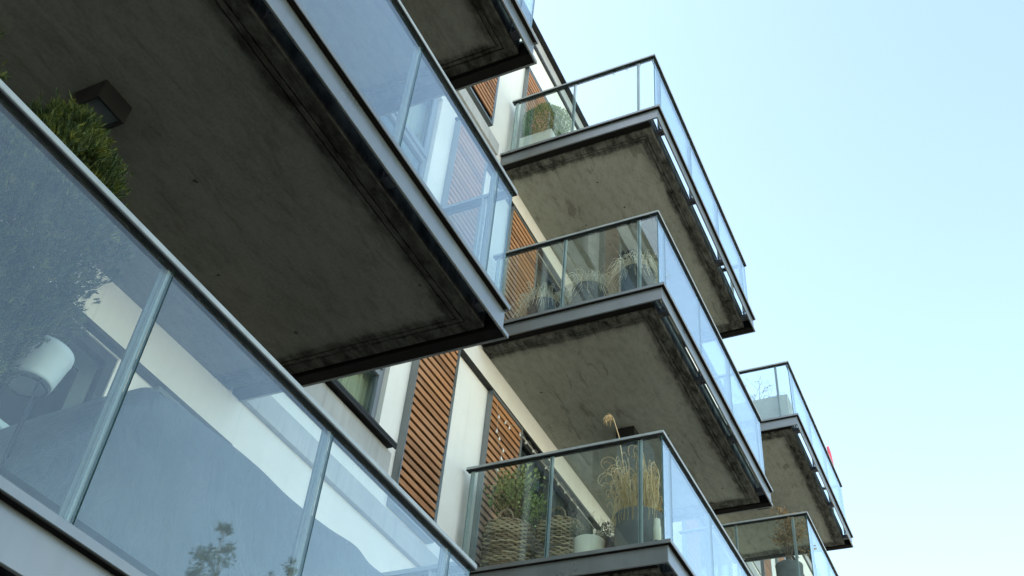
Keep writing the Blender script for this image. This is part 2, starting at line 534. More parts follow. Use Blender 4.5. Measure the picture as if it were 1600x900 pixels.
def make_window(x0, x1, z0, z1, n, k):
    f = MB()
    y0, y1 = WY + 0.055, WY + 0.12
    fr = 0.065
    zt = z0 + 0.62                                # transom
    f.box(x0, x0 + fr, y0, y1, z0, z1)
    f.box(x1 - fr, x1, y0, y1, z0, z1)
    f.box(x0 + fr, x1 - fr, y0, y1, z0, z0 + fr)
    f.box(x0 + fr, x1 - fr, y0, y1, z1 - fr, z1)
    f.box(x0 + fr, x1 - fr, y0, y1, zt, zt + 0.09)
    # opening sash above the transom, proud of the frame
    a, b, c, d = x0 + fr - 0.02, x1 - fr + 0.02, zt + 0.07, z1 - fr + 0.02
    s0 = y0 - 0.022
    m = (a + b) / 2
    for (p, q) in ((a, m - 0.004), (m + 0.004, b)):
        f.box(p, p + 0.075, s0, y0 - 0.001, c, d)
        f.box(q - 0.075, q, s0, y0 - 0.001, c, d)
        f.box(p + 0.075, q - 0.075, s0, y0 - 0.001, c, c + 0.075)
        f.box(p + 0.075, q - 0.075, s0, y0 - 0.001, d - 0.075, d)
    wo = bpart(f, 'window', M['frame'], 0.003)
    g_ = MB()
    g_.box(x0 + fr, x1 - fr, y0 + 0.03, y0 + 0.04, z0 + fr, zt)
    g_.box(x0 + fr, x1 - fr, y0 + 0.03, y0 + 0.04, zt + 0.09, z1 - fr)
    bpart(g_, 'pane', M['pane'], parent=wo)
    c_ = MB()
    # curtain: wavy sheet drawn to the right-hand side; pale blind on the other
    zz0, zz1 = z0 + 0.02, z1 - 0.05
    def sheet(xa, xb, amp, mi, yy):
        cnt = 36
        vs, fs = [], []
        for i in range(cnt + 1):
            x = xa + (xb - xa) * i / cnt
            y = yy + amp * math.sin(i * 1.35) + amp * 0.5 * math.sin(i * 0.61 + 1)
            vs += [(x, y, zz0), (x, y, zz1)]
        for i in range(cnt):
            fs.append((2 * i, 2 * i + 2, 2 * i + 3, 2 * i + 1))
        c_.add(vs, fs, mi, True)
    sheet(x1 - 0.42, x1 - 0.03, 0.018, 0, y1 + 0.10)
    sheet(x0 + 0.03, x1 - 0.44, 0.004, 1, y1 + 0.12)
    bpart(c_, 'curtain', [M['curtain'], M['blind']], parent=wo)
    s_ = MB()
    s_.box(x0 - 0.10, x1 + 0.19, WY - 0.10, WY + 0.054, z0 - 0.035, z0 - 0.002)
    s_.box(x0 - 0.10, x1 + 0.19, WY - 0.10, WY - 0.085, z0 - 0.065, z0 - 0.036)
    bpart(s_, 'sill', M['dark'], 0.003, parent=wo)
    return wo
for wv in win_list:
    make_window(*wv)

def make_door(x0, x1, z0, z1, n, k):
    f = MB()
    y0, y1 = WY + 0.012, WY + 0.075
    fr = 0.07
    f.box(x0, x0 + fr, y0, y1, z0, z1)
    f.box(x1 - fr, x1, y0, y1, z0, z1)
    f.box(x0 + fr, x1 - fr, y0, y1, z0, z0 + 0.08)
    f.box(x0 + fr, x1 - fr, y0, y1, z1 - fr, z1)
    xm = [x0 + (x1 - x0) * t for t in (0.36, 0.68)]
    for x in xm:
        f.box(x - 0.055, x + 0.055, y0, y1, z0 + 0.08, z1 - fr)
    d = bpart(f, 'balcony_door', M['dark'], 0.003)
    xs = [x0 + fr] + [q for x in xm for q in (x - 0.055, x + 0.055)] + [x1 - fr]
    g_ = MB()
    for i in range(0, 6, 2):
        g_.box(xs[i], xs[i + 1], y0 + 0.03, y0 + 0.04, z0 + 0.08, z1 - fr)
    bpart(g_, 'pane', M['pane'], parent=d)
for dv in door_list:
    make_door(*dv)

# grey spandrel boards under the windows, with a string course
for n in levels:
    for k in (-1, 0, 1, 2, 3):
        xa, xb = 4.62 + P * k, 6.53 + P * k
        if xb > X1W or n == -1: continue
        s_ = MB()
        s_.box(xa, xb, WY - 0.03, WY - 0.001, 1.66 + 3 * n, 2.03 + 3 * n)
        bpart(s_, 'spandrel_panel', M['panel'], 0.003)
        s_ = MB()
        s_.box(xa, 7.62 + P * k, WY - 0.05, WY - 0.001, 1.29 + 3 * n, 1.50 + 3 * n)
        bpart(s_, 'string_course', M['panel'], 0.003)

def make_shutter(x0, x1, z0, z1, yf):
    f = MB()
    yb_ = WY - 0.004
    f.box(x0, x0 + 0.014, yf, yb_, z0, z1, 0)
    f.box(x1 - 0.045, x1, yf, yb_, z0, z1, 0)
    f.box(x0 + 0.014, x1 - 0.045, yf, yb_, z1 - 0.035, z1, 0)
    f.box(x0 + 0.014, x1 - 0.045, yf, yb_, z0, z0 + 0.03, 0)
    f.box(x0 + 0.014, x1 - 0.045, yf + 0.045, yb_, z0 + 0.03, z1 - 0.035, 1)
    so = bpart(f, 'shutter', [M['steel'], M['black']], 0.0)
    s_ = MB()
    pitch, h = 0.0885, 0.056
    c = int((z1 - z0 - 0.09) / pitch)
    for i in range(c):
        zb_ = z1 - 0.05 - i * pitch
        j = random.uniform(-0.0015, 0.0015)
        s_.box(x0 + 0.0145, x1 - 0.0455, yf + 0.003 + j, yf + 0.024 + j, zb_ - h, zb_)
    bpart(s_, 'slats', M['wood'], 0.002, parent=so)
    return so
random.seed(5)
for n in levels:
    zz0, zz1 = 1.56 + 3 * n, 3.845 + 3 * n
    for k in (0, 1, 2):
        make_shutter(6.62 + P * k, 7.345 + P * k, zz0, zz1, 4.665)
        make_shutter(8.145 + P * k, 8.945 + P * k, zz0, zz1 + (0.02 if n == 1 else 0.0), 4.68)
        t_ = MB()
        t_.box(6.60 + P * k, 11.4 + P * k, WY - 0.062, WY - 0.001, zz1 + 0.022, zz1 + 0.058)
        bpart(t_, 'shutter_track', M['dark'], 0.003)
    make_shutter(3.80, 4.50, zz0, zz1, 4.665)
    t_ = MB(); t_.box(0.55, 4.60, WY - 0.062, WY - 0.001, zz1 + 0.022, zz1 + 0.058)
    bpart(t_, 'shutter_track', M['dark'], 0.003)

# ------------------------------------------------------------------ balconies
YR, YG0, YG1, YRi = 2.603, 2.627, 2.639, 2.678
ZR0, ZR1 = 2.632, 2.660
YL, YWB = 2.538, 2.575
ZF, ZLB, ZLT = 1.280, 1.442, 1.480
ZS, ZD = 1.290, 1.505
YE = 4.70

def balcony_proto(X0, X1, posts, name, lamp, YSL, gname):
    """level-0 balcony between rail corners X0 (near end) and X1 (far end)"""
    e = bpy.data.objects.new('balcony', None)
    COL.objects.link(e); e.parent = bld
    def sub(mb, nm, mats, bevel=0.0):
        return mb.build(nm, mats, e, (0, 0, 0), None, bevel)
    # slab with a drip groove
    xs0, xs1 = X0 + 0.115, X1 - 0.115
    s = MB()
    s.box(xs0, xs1, YSL, WY - 0.002, ZS + 0.018, ZD)
    gi, gw = 0.088, 0.012
    zb, zt = ZS, ZS + 0.021
    g2 = gi + gw + 0.030
    def ring(e0, e1):
        s.box(xs0 + e0, xs1 - e0, YSL + e0, YSL + e1, zb, zt)
        s.box(xs0 + e0, xs0 + e1, YSL + e1, WY - 0.003, zb, zt)
        s.box(xs1 - e1, xs1 - e0, YSL + e1, WY - 0.003, zb, zt)
    ring(0.001, gi)
    ring(gi + gw, g2)
    s.box(xs0 + g2 + gw, xs1 - g2 - gw, YSL + g2 + gw, WY - 0.003, zb, zt)
    sub(s, 'slab', soffit_mat('concrete_soffit_' + name, xs1 - xs0, WY - YSL, 0.60 if name == 'long' else 1.16))  # near stack's concrete darkened, the others lightened, to imitate their different light
    # steel edge: web, bottom flange, lip
    f = MB()
    xn, xf = X0 - 0.030, X1 + 0.035
    f.box(xn + 0.020, xf - 0.085, YWB, YWB + 0.018, ZF, ZLB - 0.001)                      # front web
    f.box(xf - 0.0845, xf, YWB, YWB + 0.018, ZF, ZF + 0.034)                              # its lower tongue at the far end
    f.box(xn, xn + 0.0195, YWB, WY - 0.006, ZF, ZLB - 0.001)                              # near-end web
    f.box(xf - 0.105, xf - 0.0855, YWB + 0.0185, WY - 0.006, ZF + 0.034, ZLB - 0.001)     # far-end web
    f.box(xf - 0.020, xf, YWB + 0.0185, WY - 0.006, ZF, ZF + 0.0335)                      # far-end drip strip
    f.box(X0 - 0.065, X1 - 0.045, YL, YL + 0.072, ZLB, ZLT)                               # front lip
    f.box(X0 - 0.065, X0 + 0.020, YL + 0.0725, WY - 0.006, ZLB, ZLT)                      # near-end lip
    f.box(X1 - 0.105, X1 - 0.045, YL + 0.0725, WY - 0.006, ZLB, ZLT)                      # far-end lip
    sub(f, 'edge_frame', M['steel'], 0.003)
    # added black strips standing in for shade on inner faces and under the lips
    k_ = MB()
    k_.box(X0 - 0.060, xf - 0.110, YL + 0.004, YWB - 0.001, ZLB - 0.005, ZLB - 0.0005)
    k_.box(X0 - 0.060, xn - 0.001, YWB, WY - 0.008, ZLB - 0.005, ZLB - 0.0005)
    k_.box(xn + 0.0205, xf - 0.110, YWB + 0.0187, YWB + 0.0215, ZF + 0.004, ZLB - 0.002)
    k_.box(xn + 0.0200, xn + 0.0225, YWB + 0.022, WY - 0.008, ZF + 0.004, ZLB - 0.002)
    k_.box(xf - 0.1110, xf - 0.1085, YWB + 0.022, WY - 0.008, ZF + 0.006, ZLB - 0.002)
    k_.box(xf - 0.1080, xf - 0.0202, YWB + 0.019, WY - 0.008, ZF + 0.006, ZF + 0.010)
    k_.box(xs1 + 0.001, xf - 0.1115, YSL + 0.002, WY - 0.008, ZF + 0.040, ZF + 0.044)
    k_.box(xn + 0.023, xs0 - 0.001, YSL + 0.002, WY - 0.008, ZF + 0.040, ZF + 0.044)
    k_.box(xs0 + 0.002, xs1 - 0.002, YSL + 0.002, YSL + 0.034, ZD + 0.001, ZD + 0.085)     # low upstand along the front, coloured black as if in shade
    sub(k_, 'shade_lining', M['black'])
    h = MB()
    h.box(X0, X1, YR, YRi, ZR0, ZR1)
    h.box(X0, X0 + 0.075, YRi + 0.0005, YE, ZR0, ZR1)
    h.box(X1 - 0.075, X1, YRi + 0.0005, YE, ZR0, ZR1)
    sub(h, 'handrail', M['rail'], 0.003)
    h = MB()  # black strips that put the shade under the handrail into colour
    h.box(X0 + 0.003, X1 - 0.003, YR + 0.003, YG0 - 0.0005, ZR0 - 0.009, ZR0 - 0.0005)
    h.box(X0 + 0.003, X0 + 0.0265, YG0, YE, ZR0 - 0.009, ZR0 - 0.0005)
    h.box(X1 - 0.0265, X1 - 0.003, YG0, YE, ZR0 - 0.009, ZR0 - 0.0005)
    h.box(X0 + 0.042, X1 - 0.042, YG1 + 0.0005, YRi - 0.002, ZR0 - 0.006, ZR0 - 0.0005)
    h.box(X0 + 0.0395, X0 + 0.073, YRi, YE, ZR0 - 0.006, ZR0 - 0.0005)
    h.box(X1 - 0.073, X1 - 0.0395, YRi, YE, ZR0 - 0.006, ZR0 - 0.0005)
    sub(h, 'rail_shade', M['dark'])
    # glass panes (edges get the green edge material)
    z0, z1 = ZLT + 0.004, ZR0 - 0.001
    E_ = [1, 1, 0, 1, 0, 1]
    xs = [X0 + 0.040] + posts + [X1 - 0.040]
    for i in range(len(xs) - 1):
        g_ = MB()
        g_.box(xs[i] + 0.003, xs[i + 1] - 0.003, YG0, YG1, z0, z1, sides=[1, 1, 0, 1, 0, 1])
        sub(g_, 'glass_pane', [M[gname], M['edge']])
    ys = [YG0 + 0.001, 2.853, 3.765, 4.655]
    for xg in (X0 + 0.027, X1 - 0.039):
        for i in range(3):
            g_ = MB()
            g_.box(xg, xg + 0.012, ys[i] + 0.003, ys[i + 1] - 0.003, z0, z1, sides=[1, 1, 1, 0, 1, 0])
            sub(g_, 'glass_pane', [M[gname], M['edge']])
    # posts stand just inside the glass
    for x in posts:
        p = MB(); p.box(x - 0.018, x - 0.003, YG1 + 0.003, YG1 + 0.020, ZLB - 0.02, ZR0 - 0.007, 1)
        p.box(x - 0.038, x + 0.001, YG1 + 0.0205, YG1 + 0.031, ZLB - 0.02, ZR0 - 0.007)
        sub(p, 'post', [M['postflat'], M['post']], 0.0)
        b_ = MB()
        b_.box(x - 0.04, x + 0.04, YWB + 0.019, YSL - 0.001, ZF + 0.045, ZF + 0.056)
        b_.box(x - 0.005, x + 0.005, YWB + 0.033, YSL - 0.001, ZF + 0.057, ZF + 0.14)
        b_.box(x - 0.035, x + 0.035, YSL - 0.018, YSL - 0.0005, ZF + 0.057, ZF + 0.13)
        b_.tube([(x + 0.022, YSL - 0.06, ZF + 0.038), (x + 0.022, YSL - 0.06, ZF + 0.066)], 0.011, 6)
        sub(b_, 'bracket', M['bracket'], 0.001)
    for xg, sgn in ((X0 + 0.040, 1), (X1 - 0.040, -1)):
        for y in (2.853, 3.765, 4.64):
            p = MB()
            a, b = sorted((xg + sgn * 0.003, xg + sgn * 0.017))
            p.box(a, b, y - 0.022, y + 0.022, ZLB - 0.02, ZR0 - 0.007)
            a, b = sorted((xg + sgn * 0.0175, xg + sgn * 0.042))
            p.box(a, b, y - 0.006, y + 0.006, ZLB - 0.02, ZR0 - 0.007)
            sub(p, 'post', M['post'], 0.002)
    # square ceiling lamp screwed to the soffit
    lx, ly, sx, sy = lamp
    l_ = MB()
    hh = 0.135
    l_.box(lx, lx + sx, ly, ly + 0.02, ZS - hh, ZS - 0.0005, 0)
    l_.box(lx, lx + sx, ly + sy - 0.02, ly + sy, ZS - hh, ZS - 0.0005, 0)
    l_.box(lx, lx + 0.02, ly + 0.02, ly + sy - 0.02, ZS - hh, ZS - 0.0005, 0)
    l_.box(lx + sx - 0.02, lx + sx, ly + 0.02, ly + sy - 0.02, ZS - hh, ZS - 0.0005, 0)
    l_.box(lx + 0.0205, lx + sx - 0.0205, ly + 0.0205, ly + sy - 0.0205, ZS - hh + 0.012, ZS - 0.001, 1)
    sub(l_, 'ceiling_light', [M['dark'], M['diffuser']], 0.003)
    return e

def copy_balcony(src, dx, n):
    c = src.copy(); COL.objects.link(c)
    for ch in src.children:
        d = ch.copy(); COL.objects.link(d); d.parent = c
    c.location = (dx, 0, ZO + 3 * n)
    return c
A0, A1 = -0.535, 4.571
balA = balcony_proto(A0, A1, [A1 - 0.26 - 1.148 * i for i in range(5)][::-1], 'long', (1.95, 3.655, 0.205, 0.23), 2.683, 'glass_dusty')
balA.location = (0, 0, ZO)
for n in (1, 2):
    copy_balcony(balA, 0, n)
B0, B1 = 7.812, 12.165
balB = balcony_proto(B0, B1, [8.085, 9.36, 10.635, 11.905], 'short', (9.87, 3.66, 0.205, 0.23), 2.715, 'glass')
balB.location = (0, 0, ZO + 3)
for n in (2, 3):
    copy_balcony(balB, 0, n)
for n in (2, 3):
    copy_balcony(balB, 6.972, n)

# ------------------------------------------------------------------ plants
def lv(n):            # deck height of level n, relative to the eye
    return ZD + 3 * n

M['bark'] = simple('bark', (0.12, 0.085, 0.055), 0.9, 0.3, 30)
M['thuja'] = leaf_mat('thuja_leaf', [(0.012, 0.024, 0.004), (0.030, 0.050, 0.008), (0.070, 0.092, 0.012), (0.17, 0.175, 0.025), (0.24, 0.22, 0.04)], 0.6, 0.2, 16.0)
M['box'] = leaf_mat('boxwood_leaf', [(0.06, 0.14, 0.025), (0.11, 0.23, 0.04), (0.20, 0.33, 0.07)], 0.7, 0.15)
M['bush'] = leaf_mat('bush_leaf', [(0.08, 0.12, 0.035), (0.19, 0.25, 0.065), (0.34, 0.40, 0.12), (0.50, 0.52, 0.20), (0.34, 0.22, 0.12)], 0.45, 0.25, 9.0)
M['brown'] = leaf_mat('brown_leaf', [(0.20, 0.10, 0.04), (0.36, 0.22, 0.10), (0.52, 0.38, 0.20)], 0.7, 0.3)
M['straw'] = leaf_mat('dry_grass', [(0.48, 0.32, 0.14), (0.66, 0.47, 0.24), (0.80, 0.64, 0.40)], 0.7, 0.0)
M['palestraw'] = leaf_mat('pale_dry_grass', [(0.50, 0.40, 0.26), (0.68, 0.58, 0.42), (0.84, 0.76, 0.60)], 0.7, 0.0)
M['lav'] = leaf_mat('lavender_stem', [(0.09, 0.095, 0.06), (0.16, 0.13, 0.10), (0.20, 0.15, 0.13)], 0.8, 0.1)
M['herb'] = leaf_mat('herb_leaf', [(0.06, 0.085, 0.045), (0.11, 0.14, 0.075), (0.17, 0.19, 0.11)], 0.7, 0.2)
M['darkleaf'] = leaf_mat('dark_leaf', [(0.02, 0.025, 0.012), (0.05, 0.04, 0.03), (0.09, 0.06, 0.04)], 0.6, 0.1)
M['tree'] = leaf_mat('tree_leaf', [(0.008, 0.016, 0.008), (0.014, 0.025, 0.010), (0.024, 0.036, 0.014)], 0.7, 0.1)
M['wick'] = leaf_mat('wicker', [(0.12, 0.08, 0.04), (0.32, 0.235, 0.135), (0.52, 0.41, 0.26)], 0.7, 0.0)
M['soil'] = simple('soil', (0.03, 0.022, 0.016), 0.95, 0.3, 40)
M['white'] = simple('white_glaze', (0.60, 0.61, 0.59), 0.45, 0.05, 4)
M['cream'] = simple('cream_pot', (0.66, 0.62, 0.50), 0.6, 0.08, 6)
M['greypot'] = simple('grey_planter', (0.045, 0.050, 0.055), 0.65, 0.18, 5)
M['concrete'] = simple('concrete_planter', (0.15, 0.155, 0.16), 0.8, 0.2, 7, 0.3, 0.3)
M['trough'] = simple('pale_trough', (0.62, 0.60, 0.54), 0.8, 0.08, 5)
M['twig'] = simple('twig', (0.13, 0.09, 0.06), 0.9, 0.3, 20)

def rnd_dir():
    while True:
        v = Vector((random.uniform(-1, 1), random.uniform(-1, 1), random.uniform(-1, 1)))
        if 0.05 < v.length < 1: return v.normalized()

def pot_mb(cx, cy, z0, h, rb, rt, wall=0.018, soil=0.04):
    p = MB()
    p.lathe(cx, cy, [(rb * 0.96, z0), (rb, z0 + 0.012), (rt - 0.004, z0 + h - 0.03), (rt, z0 + h - 0.02), (rt, z0 + h - 0.003), (rt - 0.004, z0 + h), (rt - wall, z0 + h), (rt - wall - 0.004, z0 + h - soil)], 40)
    return p

def branches(mb, p, d, L, r, depth, tips, spread=0.6, kids=3, gravity=0.0, seg=4, sides=5):
    """grow tapering branches; collects (point, direction) along the outer twigs"""
    pts = [Vector(p)]
    q = Vector(p); d = Vector(d).normalized()
    for i in range(seg):
        d = (d + rnd_dir() * 0.16 + Vector((0, 0, gravity))).normalized()
        q = q + d * (L / seg)
        pts.append(q.copy())
    mb.tube(pts, r, sides, r2=r * 0.55)
    if depth == 0:
        for a in pts[1:]: tips.append((a, d.copy()))
        return
    tips.append((pts[-1], d.copy()))
    for i in range(kids):
        t = random.uniform(0.35, 1.0)
        k = min(seg, max(1, int(t * seg + 0.5)))
        nd = (d + rnd_dir() * spread).normalized()
        branches(mb, pts[k], nd, L * random.uniform(0.55, 0.8), r * 0.55, depth - 1, tips, spread, kids, gravity, seg, sides)

# --- feathery conifers behind the nearest glass
def thuja(cx, cy, z0, zt, R, pot_h, pot_r, label, seed, count):
    random.seed(seed)
    t = thing('potted_conifer', (cx, cy, z0), label, 'conifer', 'feathery conifers behind the nearest glass')
    o = (cx, cy, z0)
    pot_mb(cx, cy, z0, pot_h, pot_r * 0.8, pot_r).build('pot', M['white'], t, o)
    s = MB(); s.lathe(cx, cy, [(0.0, z0 + pot_h - 0.05), (pot_r - 0.026, z0 + pot_h - 0.05)], 24)
    s.build('soil', M['soil'], t, o)
    st = MB(); st.tube([(cx, cy, z0 + pot_h - 0.06), (cx + 0.02, cy, z0 + pot_h + 0.4), (cx, cy + 0.01, zt - 0.15)], 0.022, 7, r2=0.006)
    fo = MB()
    H0 = z0 + pot_h + 0.02
    for i in range(count):
        u = random.random()
        a = random.uniform(0, 2 * math.pi)
        prof = (0.34 + 0.66 * min(1.0, u / 0.42)) * (1 - max(0, (u - 0.42) / 0.58) ** 1.9) ** 0.7
        lob = 0.86 + 0.20 * math.sin(3 * a + 9 * u + seed) * math.sin(5 * a - 14 * u) + 0.10 * math.sin(7 * a + 23 * u)
        rr = R * prof * lob * random.uniform(0.74, 1.14) * (random.uniform(0.2, 0.7) if random.random() < 0.30 else 1.0)
        out = Vector((math.cos(a), math.sin(a), 0))
        c = Vector((cx, cy, H0 + (zt - H0 - 0.10) * u)) + out * rr
        if c.y < 2.755: c.y = 2.755 + random.uniform(0, 0.05)      # kept behind the glass
        axis = (out * random.uniform(0.4, 0.8) + Vector((0, 0, random.uniform(0.6, 1.0))) + rnd_dir() * 0.25).normalized()
        for q in range(11):
            p = c + rnd_dir() * random.uniform(0.005, 0.05) - axis * random.uniform(0.0, 0.05)
            d = (axis + rnd_dir() * 0.55).normalized()
            if p.y < 2.745: d.y = abs(d.y)
            p.y = max(p.y, 2.70)
            side = (Vector((0, 0, 1)).cross(out) + rnd_dir() * 0.9)
            side = (side - d * side.dot(d)).normalized()
            L = random.uniform(0.026, 0.060)
            fo.leaf(p, d, side, L, 0.0055, 0.1)
            for k in range(3):
                f = 0.12 + 0.72 * k / 3
                for sg in (-1, 1):
                    dd = (d * 0.8 + side * sg * 0.8 + rnd_dir() * 0.15).normalized()
                    fo.leaf(p + d * (L * f), dd, d.cross(dd), L * (0.62 - 0.32 * f), 0.005, 0.1)
    st.build('stem', M['bark'], t, o)
    fo.build('foliage', M['thuja'], t, o)
    return t
thuja(1.61, 3.05, lv(0), 3.38, 0.37, 0.40, 0.20, 'larger feathery conifer behind nearest glass, crown poking over the rail beside ceiling lamp', 11, 1700)
thuja(1.06, 3.02, lv(0), 3.30, 0.26, 0.40, 0.20, 'green conifer at the left picture edge behind nearest glass, only its top tips showing', 12, 700)

# --- white tapered pot on a wire stand
t = thing('plant_stand_pot', (1.955, 3.10, lv(0)), 'white tapered pot on thin dark stand behind nearest glass, right of conifer', 'flower pot')
o = (1.955, 3.10, lv(0))
pz = lv(0) + 0.655
pot_mb(1.955, 3.10, pz, 0.155, 0.090, 0.118, 0.01).build('pot', M['white'], t, o)
s = MB()
for a in (0.4, 2.5, 4.6):
    s.tube([(1.955 + 0.10 * math.cos(a), 3.10 + 0.10 * math.sin(a), lv(0)), (1.955 + 0.075 * math.cos(a), 3.10 + 0.075 * math.sin(a), pz - 0.002)], 0.006, 6)
ring = [(1.955 + 0.075 * math.cos(i * math.pi / 12), 3.10 + 0.075 * math.sin(i * math.pi / 12), pz - 0.010) for i in range(25)]
s.tube(ring, 0.006, 6)
s.build('stand', M['dark'], t, o)

# --- pale low storage box, left of the cover
b = MB()
zb = lv(0)
b.box(1.55, 2.70, 4.03, 4.40, zb, zb + 1.02)
b.box(1.53, 2.72, 4.01, 4.42, zb + 1.0205, zb + 1.06)
single(b, 'storage_box', simple('pale_green_box', (0.50, 0.56, 0.50), 0.6, 0.06), (2.1, 4.2, zb), 'pale greenish white lidded storage box behind the nearest glass at left picture edge', 'box', bevel=0.006)

# --- grey fabric cover over garden furniture
random.seed(3)
def cover():
    mb = MB()
    xa, xb = 1.78, 4.44
    nx, nv = 110, 46
    zf = lv(0) + 0.01
    vs = []
    ph = [random.uniform(0, 6.28) for _ in range(12)]
    def prof(v):
        pts = [(2.745, 0.0), (2.80, 0.32), (2.90, 0.70), (2.985, 0.93), (3.10, 1.005), (3.35, 1.01), (3.65, 0.985), (3.85, 0.88), (3.93, 0.45), (3.97, 0.0)]
        t_ = v * (len(pts) - 1)
        i = min(int(t_), len(pts) - 2); f = t_ - i
        f = f * f * (3 - 2 * f) * 0.35 + f * 0.65
        return pts[i][0] + (pts[i + 1][0] - pts[i][0]) * f, pts[i][1] + (pts[i + 1][1] - pts[i][1]) * f
    def hscale(x):
        k = [(1.78, 0.06), (1.95, 0.24), (2.15, 0.56), (2.32, 0.80), (2.48, 0.965), (2.66, 1.0), (3.0, 0.995), (3.42, 1.0), (3.9, 1.02), (4.30, 1.02), (4.40, 0.92), (4.44, 0.55)]
        for (a, p), (b_, q) in zip(k, k[1:]):
            if x <= b_: 
                f = (x - a) / (b_ - a); f = f * f * (3 - 2 * f) * 0.5 + f * 0.5
                return p + (q - p) * f
        return k[-1][1]
    for i in range(nx + 1):
        x = xa + (xb - xa) * i / nx
        s = hscale(x)
        for j in range(nv + 1):
            v = j / nv
            y, z = prof(v)
            z = z * s * 1.035
            hang = max(0.0, 1 - z / 0.95)
            fold = (math.sin(x * 11 + ph[0] + 1.6 * math.sin(x * 3.1)) * 0.032 + math.sin(x * 23 + ph[1]) * 0.014) * (0.05 + hang)
            diag = math.sin(x * 5.5 + z * 7 + ph[2]) * 0.007 + math.sin(x * 9 - z * 11 + ph[3]) * 0.006
            cr = max(0, math.sin(x * 3.7 - z * 4.4 + ph[4])) ** 8 * 0.034
            sg = -1 if v < 0.5 else 1
            yy = y + sg * (fold + diag + cr)
            zz = z + diag * 0.4 * min(1, z * 2)
            vs.append((x, yy, zf + max(0, zz)))
    fs = []
    m = nv + 1
    for i in range(nx):
        for j in range(nv):
            fs.append((i * m + j, (i + 1) * m + j, (i + 1) * m + j + 1, i * m + j + 1))
    fs.append(tuple(j for j in range(m)))
    fs.append(tuple(nx * m + j for j in reversed(range(m))))
    mb.add(vs, fs, 0, True)
    mat, tr, b_ = new_mat('cover_cloth')
    n1 = noise(tr, 1.6, 5)
    r = ramp(tr, n1.outputs[0], [(0.3, (0.060, 0.069, 0.076)), (0.7, (0.105, 0.117, 0.126))])
    tr.links.new(r.outputs[0], b_.inputs['Base Color'])
    b_.inputs['Roughness'].default_value = 0.6
    n2 = noise(tr, 1.0, 6, 0.6, stretch=(9, 9, 2.2), dist=1.2)
    bump(tr, b_, n2.outputs[0], 0.6, 0.05)
    single(mb, 'furniture_cover', mat, (3.1, 3.3, zf), 'grey draped cloth cover over garden furniture behind the nearest glass', 'cover')
cover()

# --- boxwood ball in a pale trough, top balcony
random.seed(21)
BX, BY, Bz = 8.22, 4.36, lv(3)
t = thing('potted_boxwood', (BX, BY, Bz), 'round clipped green boxwood in pale trough on the upper balcony beside shutter', 'boxwood')
o = (BX, BY, Bz)
b = MB()
b.box(8.06, 8.09, 4.18, 4.66, Bz, Bz + 0.60); b.box(8.38, 8.41, 4.18, 4.66, Bz, Bz + 0.60)
b.box(8.09, 8.38, 4.18, 4.21, Bz, Bz + 0.60); b.box(8.09, 8.38, 4.63, 4.66, Bz, Bz + 0.60)
b.box(8.09, 8.38, 4.21, 4.63, Bz, Bz + 0.53)
b.build('trough', M['trough'], t, o, None, 0.004)
f = MB()
cz = Bz + 0.885
for i in range(9000):
    d = rnd_dir()
    r = 0.325 * (1 - 0.28 * random.random() ** 2.2) * (1 + 0.05 * math.sin(5 * d.x + 4 * d.z) + 0.05 * math.sin(9 * d.y - 3))
    p = Vector((BX + 0.02, BY, cz)) + Vector((d.x * r, d.y * r * 1.02, d.z * r * 1.08))
    f.leaf(p, (d + rnd_dir() * 0.8), rnd_dir(), random.uniform(0.018, 0.032), random.uniform(0.012, 0.018))
f.build('foliage', M['box'], t, o)
s = MB(); s.tube([(BX + 0.02, BY, Bz + 0.5), (BX + 0.02, BY, cz)], 0.02, 7)
s.build('stem', M['bark'], t, o)

# --- drooping dry grass in dark pots
def grass_blades(mb, cx, cy, z0, n, h, lean, droop, spread, wd=0.0042, curl=0.0):
    for i in range(n):
        a = random.uniform(0, 2 * math.pi)
        rr = spread * math.sqrt(random.random())
        p = Vector((cx + rr * math.cos(a), cy + rr * math.sin(a), z0))
        a2 = a + random.uniform(-0.7, 0.7)
        out = Vector((math.cos(a2), math.sin(a2), 0))
        H = h * random.uniform(0.55, 1.08)
        pts = []
        ln = lean * random.uniform(0.3, 1.3)
        dr = droop * random.uniform(0.5, 1.3)
        wv = random.uniform(-1, 1) * 0.02
        K = 10
        for k in range(K + 1):
            s_ = k / K
            z = H * (s_ * 1.25 - dr * s_ ** 3)
            x = ln * s_ ** 1.5 + dr * 0.07 * s_ ** 3
            q = p + out * x + Vector((0, 0, z)) + Vector((-out.y, out.x, 0)) * (wv * math.sin(s_ * 7 + i)) + rnd_dir() * 0.004
            if curl and s_ > 0.55:
                c_ = (s_ - 0.55) / 0.45
                an = c_ * curl * (1 if i % 2 else -0.8)
                q += out * (0.06 * math.sin(an)) + Vector((0, 0, -0.06 * (1 - math.cos(an))))
            pts.append(q)
        mb.tube(pts, wd, 3, r2=wd * 0.5, cap=False)
def grass_pot(cx, cy, z0, h, r, label, seed, n, gh):
    random.seed(seed)
    t = thing('potted_grass', (cx, cy, z0), label, 'dry grass', 'dry grasses in dark pots on the middle balcony')
    o = (cx, cy, z0)
    pot_mb(cx, cy, z0, h, r * 0.86, r).build('pot', M['greypot'], t, o)
    s = MB(); s.lathe(cx, cy, [(0.0, z0 + h - 0.045), (r - 0.024, z0 + h - 0.045)], 24)
    s.build('soil', M['soil'], t, o)
    m = MB(); grass_blades(m, cx, cy, z0 + h - 0.045, n, gh, 0.10, 1.50, r * 0.95)
    m.build('grass', M['palestraw'], t, o)
z2 = lv(2)
grass_pot(8.18, 4.14, z2, 0.44, 0.20, 'dark pot of drooping dry grass nearest the shutter on middle balcony', 31, 260, 0.40)
